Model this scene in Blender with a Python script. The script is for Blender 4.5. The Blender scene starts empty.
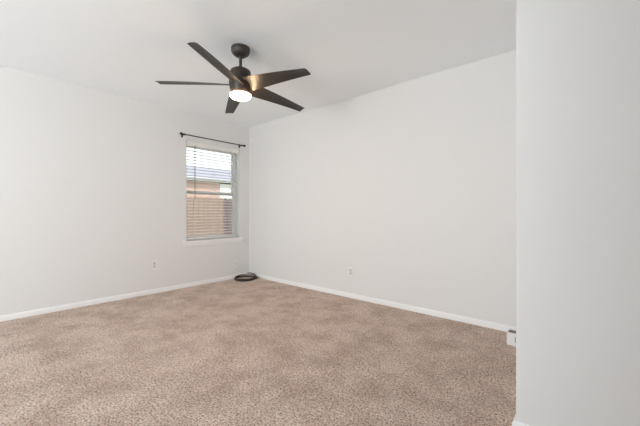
import bpy, bmesh, math, random
from mathutils import Vector, Matrix
R = math.radians
random.seed(4)
S = bpy.context.scene
COL = S.collection

# ---------------------------------------------------------------- camera
cam_data = bpy.data.cameras.new('camera')
cam_data.sensor_width = 36.0
cam_data.lens = 312.6 / 640 * 36.0
cam_data.clip_start = 0.02
cam_data.clip_end = 300
cam = bpy.data.objects.new('camera', cam_data)
COL.objects.link(cam)
cam.location = (4.257, -3.138, 1.035)
cam.rotation_euler = (R(90), 0, R(40.82))
S.camera = cam

# ---------------------------------------------------------------- world, sun, fill lights
W = bpy.data.worlds.new('sky')
S.world = W
W.use_nodes = True
wn = W.node_tree.nodes
wn['Background'].inputs['Color'].default_value = (0.90, 0.95, 1.0, 1)
wn['Background'].inputs['Strength'].default_value = 1.9

sun_d = bpy.data.lights.new('sun', 'SUN')
sun_d.energy = 2.8
sun_d.angle = R(0.6)
sun_d.color = (1.0, 0.95, 0.88)
sun = bpy.data.objects.new('sun', sun_d)
COL.objects.link(sun)
sun.rotation_euler = (R(14), R(42), 0)


def fill_light(name, loc, rot, sx, sy, power, color):
    d = bpy.data.lights.new(name, 'AREA')
    d.shape = 'RECTANGLE'
    d.size, d.size_y = sx, sy
    d.energy = power
    d.color = color
    o = bpy.data.objects.new(name, d)
    COL.objects.link(o)
    o.location = loc
    o.rotation_euler = rot
    return o


# unseen area light, added behind the camera to fill the room
fill_light('rear_fill', (2.9, -6.42, 1.30), (R(98), 0, 0), 1.5, 1.9, 14, (0.868, 0.956, 1.0))
# second added fill, tipped steeply upward to brighten the ceiling
fill_light('rear_up_fill', (2.9, -6.36, 0.80), (R(148), 0, 0), 1.5, 1.0, 108, (0.868, 0.956, 1.0))
# weak fill added behind the camera for near wall and right ceiling
fill_light('side_fill', (4.62, -6.42, 0.85), (R(140), 0, 0), 0.85, 1.5, 7, (0.868, 0.956, 1.0))

S.view_settings.view_transform = 'Standard'
S.view_settings.look = 'None'
S.view_settings.gamma = 1
S.view_settings.exposure = 0.11
S.view_settings.use_curve_mapping = False
S.cycles.diffuse_bounces = 8
S.cycles.max_bounces = 14
S.cycles.transparent_max_bounces = 16


# ---------------------------------------------------------------- materials
def newmat(name, col, rough=0.6, metal=0.0, spec=0.5):
    m = bpy.data.materials.new(name)
    m.use_nodes = True
    b = m.node_tree.nodes['Principled BSDF']
    b.inputs['Base Color'].default_value = (*col, 1)
    b.inputs['Roughness'].default_value = rough
    b.inputs['Metallic'].default_value = metal
    b.inputs['Specular IOR Level'].default_value = spec
    return m, m.node_tree, b


def coords(nt, scale=(1, 1, 1)):
    tc = nt.nodes.new('ShaderNodeTexCoord')
    mp = nt.nodes.new('ShaderNodeMapping')
    mp.inputs['Scale'].default_value = scale
    nt.links.new(tc.outputs['Object'], mp.inputs['Vector'])
    return mp.outputs['Vector']


def noise(nt, vec, scale, detail=2, rough=0.5):
    n = nt.nodes.new('ShaderNodeTexNoise')
    n.inputs['Scale'].default_value = scale
    n.inputs['Detail'].default_value = detail
    n.inputs['Roughness'].default_value = rough
    nt.links.new(vec, n.inputs['Vector'])
    return n.outputs['Fac']


def ramp(nt, fac, stops):
    r = nt.nodes.new('ShaderNodeValToRGB')
    e = r.color_ramp.elements
    while len(e) < len(stops):
        e.new(0.5)
    for el, (p, c) in zip(e, stops):
        el.position = p
        el.color = (*c, 1)
    nt.links.new(fac, r.inputs['Fac'])
    return r.outputs['Color']


def bump(nt, b, height, strength, dist):
    n = nt.nodes.new('ShaderNodeBump')
    n.inputs['Strength'].default_value = strength
    n.inputs['Distance'].default_value = dist
    nt.links.new(height, n.inputs['Height'])
    nt.links.new(n.outputs['Normal'], b.inputs['Normal'])


def mix(nt, fac, a, b, mode='MIX'):
    n = nt.nodes.new('ShaderNodeMix')
    n.data_type = 'RGBA'
    n.blend_type = mode
    for sock, v in ((n.inputs[0], fac), (n.inputs[6], a), (n.inputs[7], b)):
        if isinstance(v, (int, float)):
            sock.default_value = v
        elif isinstance(v, tuple):
            sock.default_value = (*v, 1)
        else:
            nt.links.new(v, sock)
    return n.outputs[2]


def painted(name, col, rough=0.75, bs=0.12):
    m, nt, b = newmat(name, col, rough, spec=0.25)
    v = coords(nt)
    h = noise(nt, v, 95, 3, 0.6)                 # orange-peel drywall texture
    bump(nt, b, h, bs, 0.004)
    return m


M_wall = painted('warm_white_wall_paint', (0.77, 0.765, 0.758))
M_ceil = painted('white_ceiling_paint', (0.885, 0.92, 0.945), 0.85, 0.2)
M_trim, _, _ = newmat('white_semigloss_trim', (0.90, 0.895, 0.89), 0.35)
M_vinyl, _, _ = newmat('white_vinyl', (0.80, 0.80, 0.79), 0.4)
M_slat, _, _ = newmat('white_faux_wood_slat', (0.82, 0.81, 0.79), 0.45)
M_cord, _, _ = newmat('blind_cord', (0.62, 0.60, 0.57), 0.8)
M_wand, _, _ = newmat('clear_grey_wand', (0.14, 0.135, 0.13), 0.3)
M_plastic, _, _ = newmat('white_plastic', (0.82, 0.81, 0.80), 0.35)
M_socket, _, _ = newmat('ivory_socket', (0.62, 0.60, 0.58), 0.4)
M_hollow_shade, _, _ = newmat('grey_brown_hollow_shade', (0.19, 0.16, 0.14), 0.7)
M_slot, _, _ = newmat('dark_slot', (0.06, 0.055, 0.05), 0.6)
M_greyslot, _, _ = newmat('grey_socket', (0.42, 0.41, 0.40), 0.5)
M_brass, _, _ = newmat('nickel_connector', (0.62, 0.60, 0.62), 0.35, 0.9)
M_cable, _, _ = newmat('black_cable', (0.022, 0.016, 0.013), 0.42)
M_rod, _, _ = newmat('dark_bronze_rod', (0.035, 0.032, 0.033), 0.45, 0.6)

# oil rubbed bronze of the fan
M_bronze, nt, b = newmat('oil_rubbed_bronze', (0.05, 0.038, 0.03), 0.42, 0.2)
f = noise(nt, coords(nt), 40, 4)
nt.links.new(ramp(nt, f, [(0.3, (0.040, 0.031, 0.026)), (0.7, (0.062, 0.048, 0.039))]), b.inputs['Base Color'])

# fan blades: dark wood grain along the blade
M_blade, nt, b = newmat('dark_walnut_blade', (0.06, 0.045, 0.036), 0.4, spec=0.45)
f = noise(nt, coords(nt, (3, 60, 20)), 3.0, 6, 0.65)
nt.links.new(ramp(nt, f, [(0.3, (0.015, 0.0135, 0.0135)), (0.55, (0.028, 0.0248, 0.024)), (0.75, (0.043, 0.038, 0.036))]),
             b.inputs['Base Color'])

# lit frosted glass of the fan lamp
M_lamp = bpy.data.materials.new('lit_frosted_glass')
M_lamp.use_nodes = True
b = M_lamp.node_tree.nodes['Principled BSDF']
b.inputs['Base Color'].default_value = (0.9, 0.88, 0.82, 1)
b.inputs['Roughness'].default_value = 0.4
b.inputs['Emission Color'].default_value = (1.0, 0.68, 0.41, 1)
b.inputs['Emission Strength'].default_value = 60.0

# window glass: clear with a fresnel reflection
M_glass = bpy.data.materials.new('window_glass')
M_glass.use_nodes = True
nt = M_glass.node_tree
nt.nodes.remove(nt.nodes['Principled BSDF'])
tr = nt.nodes.new('ShaderNodeBsdfTransparent')
tr.inputs['Color'].default_value = (0.94, 0.95, 0.94, 1)
gl = nt.nodes.new('ShaderNodeBsdfGlossy')
gl.inputs['Roughness'].default_value = 0.02
fr = nt.nodes.new('ShaderNodeFresnel')
fr.inputs['IOR'].default_value = 1.45
mx = nt.nodes.new('ShaderNodeMixShader')
nt.links.new(fr.outputs[0], mx.inputs[0])
nt.links.new(tr.outputs[0], mx.inputs[1])
nt.links.new(gl.outputs[0], mx.inputs[2])
nt.links.new(mx.outputs[0], nt.nodes['Material Output'].inputs['Surface'])

# carpet
M_carpet, nt, b = newmat('beige_frieze_carpet', (0.4, 0.33, 0.28), 0.95, spec=0.1)
v = coords(nt)
big = noise(nt, v, 3.6, 7, 0.72)
mid = noise(nt, v, 48, 4, 0.75)
fine = noise(nt, v, 95, 3, 0.8)
tiny = noise(nt, v, 210, 2, 0.6)
tuft = ramp(nt, fine, [(0.40, (0.13, 0.070, 0.048)), (0.46, (0.82, 0.60, 0.49)), (0.55, (1.0, 0.87, 0.77))])
tuft2 = ramp(nt, tiny, [(0.34, (0.33, 0.23, 0.18)), (0.58, (0.93, 0.81, 0.72))])
c = mix(nt, 0.22, tuft, tuft2)
lay = ramp(nt, big, [(0.38, (0.76, 0.715, 0.685)), (0.58, (1.0, 1.0, 1.0))])
c = mix(nt, 1.0, c, lay, 'MULTIPLY')
lay2 = ramp(nt, mid, [(0.38, (0.76, 0.725, 0.70)), (0.56, (1.0, 1.0, 1.0))])
c = mix(nt, 1.0, c, lay2, 'MULTIPLY')
nt.links.new(c, b.inputs['Base Color'])
bump(nt, b, fine, 1.0, 0.014)

# outside
M_cedar, nt, b = newmat('weathered_cedar', (0.4, 0.27, 0.19), 0.8)
f = noise(nt, coords(nt, (30, 30, 1.5)), 1.5, 5, 0.6)
nt.links.new(ramp(nt, f, [(0.3, (0.22, 0.145, 0.112)), (0.7, (0.36, 0.26, 0.205))]), b.inputs['Base Color'])
M_cedar_dark, nt, b = newmat('grey_brown_cedar', (0.2, 0.15, 0.13), 0.85)  # darker grey-brown cedar for a short run of pickets
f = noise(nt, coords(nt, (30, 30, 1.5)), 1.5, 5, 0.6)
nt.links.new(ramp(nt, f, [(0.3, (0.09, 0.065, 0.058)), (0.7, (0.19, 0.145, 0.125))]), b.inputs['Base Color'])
M_brick, nt, b = newmat('pink_brick', (0.5, 0.3, 0.24), 0.85)
br = nt.nodes.new('ShaderNodeTexBrick')
br.inputs['Color1'].default_value = (0.60, 0.38, 0.31, 1)
br.inputs['Color2'].default_value = (0.52, 0.33, 0.28, 1)
br.inputs['Mortar'].default_value = (0.6, 0.56, 0.52, 1)
br.inputs['Scale'].default_value = 4.0
tc = nt.nodes.new('ShaderNodeTexCoord')
sx = nt.nodes.new('ShaderNodeSeparateXYZ')
cx = nt.nodes.new('ShaderNodeCombineXYZ')
nt.links.new(tc.outputs['Object'], sx.inputs[0])
nt.links.new(sx.outputs['Y'], cx.inputs['X'])
nt.links.new(sx.outputs['Z'], cx.inputs['Y'])
nt.links.new(cx.outputs[0], br.inputs['Vector'])
nt.links.new(br.outputs['Color'], b.inputs['Base Color'])
M_shingle, nt, b = newmat('blue_grey_shingles', (0.24, 0.27, 0.34), 0.9)
f = noise(nt, coords(nt, (4, 8, 4)), 3, 4)
nt.links.new(ramp(nt, f, [(0.3, (0.26, 0.27, 0.33)), (0.7, (0.38, 0.38, 0.44))]), b.inputs['Base Color'])
M_siding, _, _ = newmat('white_siding', (0.85, 0.85, 0.84), 0.6)
M_grass, nt, b = newmat('dry_lawn', (0.22, 0.24, 0.12), 0.95)
f = noise(nt, coords(nt), 6, 5)
nt.links.new(ramp(nt, f, [(0.3, (0.15, 0.17, 0.07)), (0.7, (0.30, 0.29, 0.16))]), b.inputs['Base Color'])
M_outer, _, _ = newmat('tan_exterior_wall', (0.45, 0.38, 0.32), 0.9)


# ---------------------------------------------------------------- mesh helpers
def bm_box(bm, a, c):
    v = [bm.verts.new((x, y, z)) for x in (a[0], c[0]) for y in (a[1], c[1]) for z in (a[2], c[2])]
    for q in ((0, 1, 3, 2), (4, 6, 7, 5), (0, 4, 5, 1), (2, 3, 7, 6), (0, 2, 6, 4), (1, 5, 7, 3)):
        bm.faces.new([v[i] for i in q])


def box(a, c, bevel=0.0, seg=2):
    bm = bmesh.new()
    bm_box(bm, a, c)
    if bevel:
        bmesh.ops.bevel(bm, geom=bm.edges[:], offset=bevel, segments=seg, affect='EDGES', profile=0.6)
    return bm


def lathe(profile, n=48, axis=(0, 0, 0)):
    """profile of (radius, z) turned about a vertical axis"""
    bm = bmesh.new()
    rings = []
    for r, z in profile:
        if r < 1e-6:
            rings.append([bm.verts.new((axis[0], axis[1], axis[2] + z))])
        else:
            rings.append([bm.verts.new((axis[0] + r * math.cos(2 * math.pi * i / n),
                                        axis[1] + r * math.sin(2 * math.pi * i / n), axis[2] + z)) for i in range(n)])
    for p, q in zip(rings, rings[1:]):
        for i in range(n):
            j = (i + 1) % n
            if len(p) == 1 and len(q) > 1:
                bm.faces.new((p[0], q[j], q[i]))
            elif len(q) == 1 and len(p) > 1:
                bm.faces.new((p[i], p[j], q[0]))
            elif len(p) > 1:
                bm.faces.new((p[i], p[j], q[j], q[i]))
    return bm


def tube(bm, pts, r, n=10, closed=False):
    pts = [Vector(p) for p in pts]
    rings = []
    up = Vector((0, 0, 1))
    m = len(pts)
    for i, p in enumerate(pts):
        d = (pts[min(i + 1, m - 1)] - pts[max(i - 1, 0)]).normalized()
        ref = up if abs(d.z) < 0.9 else Vector((1, 0, 0))
        s = d.cross(ref).normalized()
        t = s.cross(d).normalized()
        rings.append([bm.verts.new(p + r * (math.cos(2 * math.pi * k / n) * s + math.sin(2 * math.pi * k / n) * t)) for k in range(n)])
    for a, c in zip(rings, rings[1:]):
        for k in range(n):
            bm.faces.new((a[k], a[(k + 1) % n], c[(k + 1) % n], c[k]))
    bm.faces.new(rings[0][::-1])
    bm.faces.new(rings[-1])
    return bm


def obj(name, bm, mat, parent=None, smooth=False):
    bmesh.ops.recalc_face_normals(bm, faces=bm.faces)
    me = bpy.data.meshes.new(name)
    bm.to_mesh(me)
    bm.free()
    me.materials.append(mat)
    if smooth:
        for p in me.polygons:
            p.use_smooth = True
        me.set_sharp_from_angle(angle=R(38))
    o = bpy.data.objects.new(name, me)
    COL.objects.link(o)
    if parent is not None:
        o.parent = parent
    return o


def struct(name, bm, mat, parent=None, smooth=False, label=None):
    o = obj(name, bm, mat, parent, smooth)
    if parent is None:
        o['kind'] = 'structure'
        if label:
            o['label'] = label
    return o


def thing(name, label, cat, loc=(0, 0, 0), rot=(0, 0, 0), group=None):
    o = bpy.data.objects.new(name, None)
    o.empty_display_size = 0.1
    COL.objects.link(o)
    o.location = loc
    o.rotation_euler = rot
    o['label'] = label
    o['category'] = cat
    if group:
        o['group'] = group
    return o


def tag(o, label, cat, group=None):
    o['label'] = label
    o['category'] = cat
    if group:
        o['group'] = group
    return o


# ---------------------------------------------------------------- room shell
H = 2.44
XE, YS = 5.45, -6.5            # east and south ends of the room
WY0, WY1, WZ0, WZ1 = -1.056, -0.185, 0.645, 2.052     # opening of window_1 in the left wall
T = 0.17                       # outer wall thickness
CX, CY = 3.990, -1.418           # outer corner of the foreground wall

# floor: fine grid with real pile relief in the shading
bm = bmesh.new()
bm_box(bm, (-T, YS - T, -0.12), (XE + T, T, 0.0))
struct('floor', bm, M_carpet, label='beige and brown mottled frieze carpet across the whole room')
struct('ceiling', box((-T, YS - T, H), (XE + T, T, H + 0.15)), M_ceil, label='flat white textured ceiling')

bm = bmesh.new()
bm_box(bm, (-T, YS - T, 0), (0, WY0, H))
bm_box(bm, (-T, WY1, 0), (0, T, H))
bm_box(bm, (-T, WY0, 0), (0, WY1, WZ0 - 0.03))
bm_box(bm, (-T, WY0, WZ1), (0, WY1, H))
struct('wall_left', bm, M_wall, label='white left wall with the window opening')
struct('wall_back', box((0, 0, 0), (XE + T, T, H)), M_wall, label='long plain white wall on the right of the corner')
# foreground partition with a rounded drywall corner
bm = bmesh.new()
r = 0.019
prof = [(XE, CY)]
for k in range(9):
    a = R(270 - 90 * k / 8)
    prof.append((CX + r + r * math.cos(a), CY + r + r * math.sin(a)))
prof += [(CX, 0), (XE, 0)]
lo = [bm.verts.new((x, y, 0)) for x, y in prof]
hi = [bm.verts.new((x, y, H)) for x, y in prof]
bm.faces.new(lo)
bm.faces.new(hi)
for i in range(len(prof)):
    j = (i + 1) % len(prof)
    bm.faces.new((lo[i], lo[j], hi[j], hi[i]))
struct('wall_front', bm, M_wall, smooth=True, label='near white wall with a rounded corner filling the right edge')
struct('wall_right', box((XE, YS - T, 0), (XE + T, 0, H)), M_wall)
# unseen wall behind the camera; its openings are made up for the fill lights
bm = bmesh.new()
RX0, RX1, RZ0, RZ1 = 2.1, 3.68, 0.3, 2.3
bm_box(bm, (0, YS - T, 0), (RX0, YS, H))
bm_box(bm, (RX1, YS - T, 0), (4.17, YS, H))
bm_box(bm, (5.07, YS - T, 0), (XE, YS, H))
bm_box(bm, (4.17, YS - T, 2.05), (5.07, YS, H))
bm_box(bm, (RX0, YS - T, 0), (RX1, YS, RZ0))
bm_box(bm, (RX0, YS - T, RZ1), (RX1, YS, H))
struct('wall_rear', bm, M_wall)
# unseen stub wall, added to keep fill light off the foreground wall
struct('wall_light_block', box((3.72, YS, 0), (3.84, -3.55, H)), M_wall)


# baseboards: moulded profile swept along the wall foot
def baseboard(name, path, label):
    prof = [(0, 0), (0.013, 0), (0.013, 0.036), (0.010, 0.042), (0.010, 0.048), (0.004, 0.055), (0, 0.056)]
    bm = bmesh.new()
    rows = []
    n = len(path)
    for i, p in enumerate(path):
        p = Vector(p)
        d0 = (Vector(path[i]) - Vector(path[i - 1])).normalized() if i else None
        d1 = (Vector(path[i + 1]) - Vector(path[i])).normalized() if i < n - 1 else None
        d0 = d0 or d1
        d1 = d1 or d0
        n0 = Vector((d0.y, -d0.x))
        n1 = Vector((d1.y, -d1.x))
        m = (n0 + n1).normalized()
        k = 1 / max(0.3, m.dot(n0))
        rows.append([bm.verts.new((p.x + m.x * k * u, p.y + m.y * k * u, w)) for u, w in prof])
    for a, c in zip(rows, rows[1:]):
        for k in range(len(prof)):
            bm.faces.new((a[k], c[k], c[(k + 1) % len(prof)], a[(k + 1) % len(prof)]))
    bm.faces.new(rows[0])
    bm.faces.new(rows[-1][::-1])
    return struct(name, bm, M_trim, label=label)


baseboard('baseboard_left', [(0, YS), (0, -0.013)], 'white baseboard along the left wall')
baseboard('baseboard_back', [(0, 0), (CX - 0.013, 0)], 'white baseboard along the long back wall')
baseboard('baseboard_front', [(CX, 0), (CX, CY), (XE, CY)], 'white baseboard wrapping the near wall corner')

# ---------------------------------------------------------------- window_1 with its stool, sashes and panes
win = bpy.data.objects.new('window_1', None)
COL.objects.link(win)
win['kind'] = 'structure'
win['label'] = 'white single-hung window in the left wall near the corner'
win.location = (0, (WY0 + WY1) / 2, WZ0)
hw = (WY1 - WY0) / 2
hh = WZ1 - WZ0
bm = bmesh.new()
fx0, fx1, fw = -0.165, -0.095, 0.030
bm_box(bm, (fx0, -hw, 0), (fx1, -hw + fw, hh))
bm_box(bm, (fx0, hw - fw, 0), (fx1, hw, hh))
bm_box(bm, (fx0, -hw + fw, hh - fw), (fx1, hw - fw, hh))
bm_box(bm, (fx0, -hw + fw, 0), (fx1, hw - fw, 0.016))
obj('window_frame', bm, M_vinyl, win)


def sash(name, x0, x1, z0, z1):
    s = 0.024
    y0, y1 = -hw + fw, hw - fw
    bm = bmesh.new()
    bm_box(bm, (x0, y0, z0), (x1, y0 + s, z1))
    bm_box(bm, (x0, y1 - s, z0), (x1, y1, z1))
    bm_box(bm, (x0, y0 + s, z1 - s), (x1, y1 - s, z1))
    bm_box(bm, (x0, y0 + s, z0), (x1, y1 - s, z0 + 0.026))
    o = obj(name, bm, M_vinyl, win)
    xm = (x0 + x1) / 2
    obj('window_pane', box((xm - 0.002, y0 + s, z0 + 0.026), (xm + 0.002, y1 - s, z1 - s)), M_glass, o)


mid = hh * 0.487
sash('upper_sash', -0.160, -0.132, mid - 0.018, hh - fw)
sash('lower_sash', -0.128, -0.100, 0.016, mid + 0.022)
# stool and apron
bm = box((-0.095, -hw, -0.03), (0.0, hw, 0.0))
bm_box(bm, (0.0, -hw - 0.045, -0.03), (0.042, hw + 0.045, 0.0))
obj('window_stool', bm, M_trim, win)
obj('window_apron', box((0.0, -hw - 0.03, -0.078), (0.014, hw + 0.03, -0.03), 0.003), M_trim, win)

# ---------------------------------------------------------------- horizontal blind
bl = thing('window_blind', 'white two-inch horizontal slat blind, open, inside the window', 'blind',
           (-0.04, (WY0 + WY1) / 2, WZ1))
bw = hw - 0.012
obj('headrail', box((-0.028, -bw, -0.045), (0.022, bw, -0.002), 0.003), M_slat, bl)
obj('valance', box((0.026, -bw - 0.004, -0.072), (0.034, bw + 0.004, -0.001), 0.003), M_slat, bl)
top, bot = -0.088, -(hh - 0.03)
ns = 30
pitch = (top - bot - 0.02) / (ns - 1)
sl_me = None
for i in range(ns):
    z = top - i * pitch
    if sl_me is None:
        bm = bmesh.new()
        prev = None
        sec = []
        for k in range(7):                       # gently crowned slat section
            u = -0.025 + 0.05 * k / 6
            sec.append((u, 0.0022 * (1 - (u / 0.025) ** 2)))
        sec = [(u, w + 0.0021) for u, w in sec] + [(u, w - 0.0021) for u, w in reversed(sec)]
        a = [bm.verts.new((u, -bw, w)) for u, w in sec]
        c = [bm.verts.new((u, bw, w)) for u, w in sec]
        for k in range(len(sec)):
            j = (k + 1) % len(sec)
            bm.faces.new((a[k], a[j], c[j], c[k]))
        bm.faces.new(a[::-1])
        bm.faces.new(c)
        sl = obj('slat', bm, M_slat, bl, smooth=True)
        sl_me = sl.data
    else:
        sl = bpy.data.objects.new('slat', sl_me)
        COL.objects.link(sl)
        sl.parent = bl
    sl.location = (0, 0, z)
    sl.rotation_euler = (0, R(1.5 + random.uniform(-0.5, 0.5)), 0)
obj('bottom_rail', box((-0.026, -bw, bot - 0.012), (0.026, bw, bot + 0.010), 0.004), M_slat, bl)
for y in (-0.30, 0.0, 0.30):
    for x in (-0.0275, 0.0275):
        obj('ladder_cord', tube(bmesh.new(), [(x, y, -0.045), (x, y, bot)], 0.0016, 6), M_cord, bl)
w = obj('tilt_wand', tube(bmesh.new(), [(0.040, -bw + 0.11, -0.06), (0.041, -bw + 0.11, -0.82)], 0.0045, 8), M_wand, bl, True)

# ---------------------------------------------------------------- curtain rod
rod = thing('curtain_rod', 'thin dark curtain rod mounted on the wall above the window', 'curtain rod', (0, 0, 2.107))
obj('rod', tube(bmesh.new(), [(0.08, -1.15, 0), (0.08, -0.165, 0)], 0.0075, 12), M_rod, rod, True)
for s, y in ((-1, -1.15), (1, -0.165)):
    bm = lathe([(0, -0.024), (0.010, -0.022), (0.017, -0.014), (0.0195, -0.002), (0.0165, 0.011), (0.010, 0.018), (0.0085, 0.026), (0, 0.026)], 20)
    bmesh.ops.rotate(bm, verts=bm.verts, cent=(0, 0, 0), matrix=Matrix.Rotation(R(90) * s, 3, 'X'))
    bmesh.ops.translate(bm, verts=bm.verts, vec=(0.08, y + s * 0.014, 0))
    obj('finial', bm, M_rod, rod, True)
    yb = y - s * 0.028
    bm = bmesh.new()
    bm_box(bm, (0.0, yb - 0.012, -0.030), (0.005, yb + 0.012, 0.030))
    tube(bm, [(0.004, yb, -0.004), (0.070, yb, -0.004)], 0.006, 10)
    tube(bm, [(0.08, yb - 0.008, -0.001), (0.08, yb + 0.008, -0.001)], 0.0125, 14)
    obj('bracket', bm, M_rod, rod, True)


# ---------------------------------------------------------------- wall plates
def duplex(label, loc, rz):
    t = thing('wall_outlet', label, 'outlet', loc, (0, 0, rz))
    obj('cover_plate', box((-0.036, -0.0065, -0.058), (0.036, 0, 0.058), 0.003), M_plastic, t)
    for z in (-0.0195, 0.0195):
        so = obj('socket', box((-0.0165, -0.0085, z - 0.0145), (0.0165, -0.006, z + 0.0145), 0.004), M_socket, t)
        bm = bmesh.new()
        bm_box(bm, (-0.0085, -0.0089, z - 0.002), (-0.0055, -0.0080, z + 0.0075))
        bm_box(bm, (0.0055, -0.0089, z - 0.002), (0.0085, -0.0080, z + 0.0065))
        bm_box(bm, (-0.0025, -0.0089, z - 0.0105), (0.0025, -0.0080, z - 0.006))
        obj('slot', bm, M_greyslot, so)
    obj('screw', lathe([(0, 0), (0.0028, 0), (0.0028, 0.001), (0, 0.0012)], 10), M_brass, t).matrix_local = \
        Matrix.Translation((0, -0.0065, 0)) @ Matrix.Rotation(R(90), 4, 'X')
    return t


duplex('white duplex outlet low on the left wall, left of the window', (0, -1.485, 0.364), R(90))
duplex('white duplex outlet low on the long back wall', (2.047, 0, 0.318), 0)

t = thing('coax_plate', 'white wall plate with a round cable jack above the coiled cable', 'wall plate', (0, -0.245, 0.226), (0, 0, R(90)))
obj('cover_plate', box((-0.036, -0.006, -0.058), (0.036, 0, 0.058), 0.003), M_plastic, t)
obj('jack', lathe([(0.0085, 0), (0.0085, 0.004), (0.006, 0.004), (0.006, 0.014), (0, 0.014)], 16), M_greyslot, t, True).matrix_local = \
    Matrix.Translation((0, -0.005, 0)) @ Matrix.Rotation(R(90), 4, 'X')

sn = obj('wall_sensor', box((-0.014, -0.014, -0.030), (0.014, 0, 0.030), 0.006, 3), M_plastic, None, True)
sn.location = (0.075, 0, 2.215)
tag(sn, 'small white oval sensor high on the wall beside the corner', 'sensor')

# ---------------------------------------------------------------- coiled cable in the corner
cc = thing('coiled_cable', 'coil of black cable lying on the carpet in the corner', 'cable', (0.188, -0.205, 0.0))
bm = bmesh.new()
pts = []
turns, npt = 4, 48
rnd = [(random.uniform(-0.008, 0.008), random.uniform(-0.008, 0.008), random.uniform(0.90, 1.03)) for _ in range(turns + 2)]
for i in range(turns * npt + 14):
    k = i / npt
    q = int(k)
    u = k - q
    u = u * u * (3 - 2 * u)
    A, B = rnd[q], rnd[q + 1]
    dx, dy, s = (A[j] * (1 - u) + B[j] * u for j in range(3))
    a = 2 * math.pi * k + 0.6
    rr = 0.170 * s
    z = 0.006 + 0.0062 * k + 0.004 * math.sin(2 * a + q)
    pts.append((dx + rr * math.cos(a), dy + rr * math.sin(a), max(0.0055, z + 0.016 * (1 + math.sin(a - 0.79)) * max(0, k - 2) / 2)))
tube(bm, pts, 0.006, 8)
obj('cable', bm, M_cable, cc, True)
for e, d in ((pts[-1], pts[-4]), (pts[0], pts[3])):
    dv = (Vector(e) - Vector(d)).normalized()
    p0 = Vector(e) - dv * 0.004
    bm = tube(bmesh.new(), [p0, p0 + dv * 0.028], 0.0072, 10)
    obj('connector', bm, M_brass, cc, True)['label'] = 'bright metal cable connector'
bm = tube(bmesh.new(), [(0.150 + 0.022 * math.cos(a), 0.03, 0.024 + 0.024 * math.sin(a)) for a in [2 * math.pi * k / 16 for k in range(17)]], 0.004, 6)
bmesh.ops.rotate(bm, verts=bm.verts, cent=(0, 0, 0), matrix=Matrix.Rotation(R(35), 3, 'Z'))
obj('cable_tie', bm, M_cable, cc, True)

# ---------------------------------------------------------------- small white box by the near wall
t = thing('plastic_box', 'small white open-topped plastic box on the carpet at the near wall corner', 'box', (3.815, -0.262, 0.0))
bm = bmesh.new()
w_, d_, h_, th = 0.055, 0.05, 0.098, 0.006
bm_box(bm, (-w_, -d_, 0), (w_, d_, 0.006))
bm_box(bm, (-w_, -d_, 0.006), (w_, -d_ + th, h_))
bm_box(bm, (-w_, d_ - th, 0.006), (w_, d_, h_))
bm_box(bm, (-w_, -d_ + th, 0.006), (-w_ + th, d_ - th, h_))
bm_box(bm, (w_ - th, -d_ + th, 0.006), (w_, d_ - th, h_))
obj('shell', bm, M_plastic, t)
obj('hollow_shade', box((-w_ + th, -d_ + th, 0.006), (w_ - th, d_ - th, h_ - 0.008)), M_hollow_shade, t)  # dark block filling the hollow, its inner shade put into the colour
obj('side_slot', box((0.000, -d_ - 0.001, 0.030), (0.009, -d_ + 0.002, 0.072)), M_greyslot, t)

# ---------------------------------------------------------------- ceiling fan
FX, FY = 2.004, -1.565
fan = thing('ceiling_fan', 'dark bronze five-blade ceiling fan with a lit lamp', 'ceiling fan', (FX, FY, H))
obj('canopy', lathe([(0, 0), (0.077, 0), (0.0795, -0.006), (0.0795, -0.022), (0.077, -0.036), (0.070, -0.050),
                     (0.052, -0.066), (0.034, -0.074), (0.020, -0.076), (0, -0.076)], 48), M_bronze, fan, True)
obj('downrod', lathe([(0.0, -0.07), (0.0125, -0.07), (0.0125, -0.158), (0.018, -0.160), (0.018, -0.178), (0, -0.178)], 24), M_bronze, fan, True)
obj('motor_housing', lathe([(0, -0.160), (0.022, -0.161), (0.026, -0.172), (0.040, -0.180), (0.070, -0.188), (0.083, -0.198), (0.086, -0.208),
                            (0.086, -0.262), (0.083, -0.266), (0.083, -0.270), (0.092, -0.274), (0.0955, -0.290), (0.0955, -0.312),
                            (0.091, -0.335), (0.076, -0.396), (0, -0.396)], 56), M_bronze, fan, True)
lk = obj('lamp_shade', lathe([(0, -0.394), (0.075, -0.394), (0.086, -0.399), (0.086, -0.412), (0.080, -0.422), (0.060, -0.428), (0, -0.430)], 48),
         M_lamp, fan, True)
lk['label'] = 'glowing frosted white lamp glass'


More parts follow.
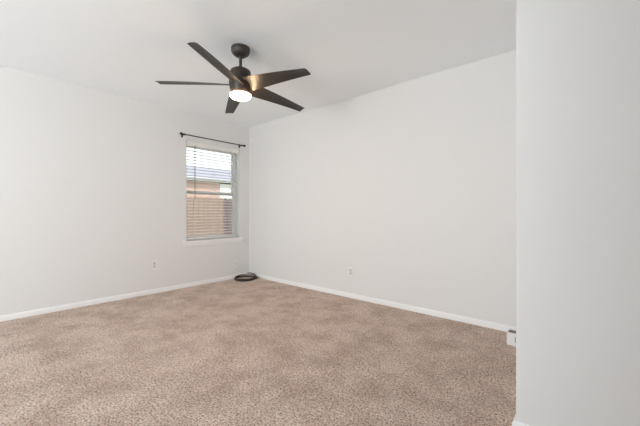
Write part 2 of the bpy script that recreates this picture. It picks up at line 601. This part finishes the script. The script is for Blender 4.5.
def blade_mesh():
    """paddle: broad steeply pitched root, narrow flat oblique tip, slight droop"""
    n, m = 26, 8
    r0, r1 = 0.080, 0.675
    th = 0.0045
    bm = bmesh.new()
    topv, botv = [], []
    for i in range(n + 1):
        s = i / n
        chord = 0.150 * (1 - s) + 0.084 * s + 0.006 * math.sin(math.pi * s)
        pit = R(23) * (1 - s) ** 1.25 + R(8.5) * (1 - (1 - s) ** 1.25)
        ta, tb = [], []
        for j in range(m + 1):
            v = j / m - 0.5                      # -0.5 trailing .. +0.5 leading
            rr = r0 + (r1 - r0) * s
            rr += 0.008 * v * s ** 4
            yy = v * chord * math.cos(pit)
            zz = -v * chord * math.sin(pit) + 0.024 * (1 - s) - 0.0015 + 0.004 * math.sin(math.pi * s)
            zz += 0.005 * (1 - (2 * v) ** 2)
            e = th * (1 - 0.75 * (2 * abs(v)) ** 4)
            ta.append(bm.verts.new((rr, yy, zz + e)))
            tb.append(bm.verts.new((rr, yy, zz - e * 0.6)))
        topv.append(ta)
        botv.append(tb)
    for i in range(n):
        for j in range(m):
            bm.faces.new((topv[i][j], topv[i + 1][j], topv[i + 1][j + 1], topv[i][j + 1]))
            bm.faces.new((botv[i][j], botv[i][j + 1], botv[i + 1][j + 1], botv[i + 1][j]))
        bm.faces.new((topv[i][0], botv[i][0], botv[i + 1][0], topv[i + 1][0]))
        bm.faces.new((topv[i][m], topv[i + 1][m], botv[i + 1][m], botv[i][m]))
    for i in (0, n):
        for j in range(m):
            bm.faces.new((topv[i][j], topv[i][j + 1], botv[i][j + 1], botv[i][j]))
    return bm


b0 = obj('blade', blade_mesh(), M_blade, fan, True)
tilt = Matrix.Rotation(-0.0453, 4, 'X')
for k in range(5):
    o = b0 if k == 0 else b0.copy()
    if k:
        COL.objects.link(o)
        o.parent = fan
    o.matrix_local = Matrix.Translation((0, 0, 2.095 - H)) @ tilt @ Matrix.Rotation(R(298.84 + 72 * k), 4, 'Z')

# ---------------------------------------------------------------- outside the window
struct('ground', box((-40, -20, -0.45), (-T, 30, -0.30)), M_grass)
fe = thing('wooden_fence', 'brown cedar picket fence standing outside the window', 'fence', (-3.4, 0, -0.30))
pk = None
for i in range(44):
    y = -1.6 + i * 0.144
    hgt = 1.74 + random.uniform(-0.012, 0.012)
    bm = bmesh.new()
    pr = [(-0.069, 0), (0.069, 0), (0.069, hgt - 0.03), (0.040, hgt), (-0.040, hgt), (-0.069, hgt - 0.03)]
    a = [bm.verts.new((0.010, u, w)) for u, w in pr]
    c = [bm.verts.new((-0.008, u, w)) for u, w in pr]
    bm.faces.new(a)
    bm.faces.new(c[::-1])
    for k in range(6):
        bm.faces.new((a[k], c[k], c[(k + 1) % 6], a[(k + 1) % 6]))
    o = obj('picket', bm, M_cedar_dark if 1.6 < y < 2.1 else M_cedar, fe)
    o.location = (random.uniform(0, 0.006), y, 0)
for z in (0.30, 0.90, 1.50):
    obj('fence_rail', box((-0.05, -1.7, z - 0.045), (-0.010, 4.7, z + 0.045)), M_cedar, fe)
for y in (-1.4, 1.0, 3.4):
    obj('fence_post', box((-0.14, y - 0.045, 0), (-0.05, y + 0.045, 1.70)), M_cedar, fe)

ho = thing('neighbor_house', 'pink brick house with a blue-grey roof beyond the fence', 'house', (-14, 0, -0.30))
obj('brick_wall', box((-7, -2, 0), (0, 8.0, 3.35)), M_brick, ho)
obj('siding_wall', box((-7, 8.0, 0), (0.05, 17, 3.25)), M_siding, ho)['label'] = 'bright white sided wing'
obj('fascia', box((0.30, -2.5, 3.30), (0.36, 17.5, 3.50)), M_siding, ho)
bm = bmesh.new()
pr = [(0.42, 3.46), (-3.5, 4.75), (-7.4, 3.46), (-7.4, 3.36), (0.42, 3.36)]
a = [bm.verts.new((x, -2.6, z)) for x, z in pr]
c = [bm.verts.new((x, 17.6, z)) for x, z in pr]
bm.faces.new(a)
bm.faces.new(c[::-1])
for k in range(5):
    bm.faces.new((a[k], a[(k + 1) % 5], c[(k + 1) % 5], c[k]))
obj('roof', bm, M_shingle, ho)
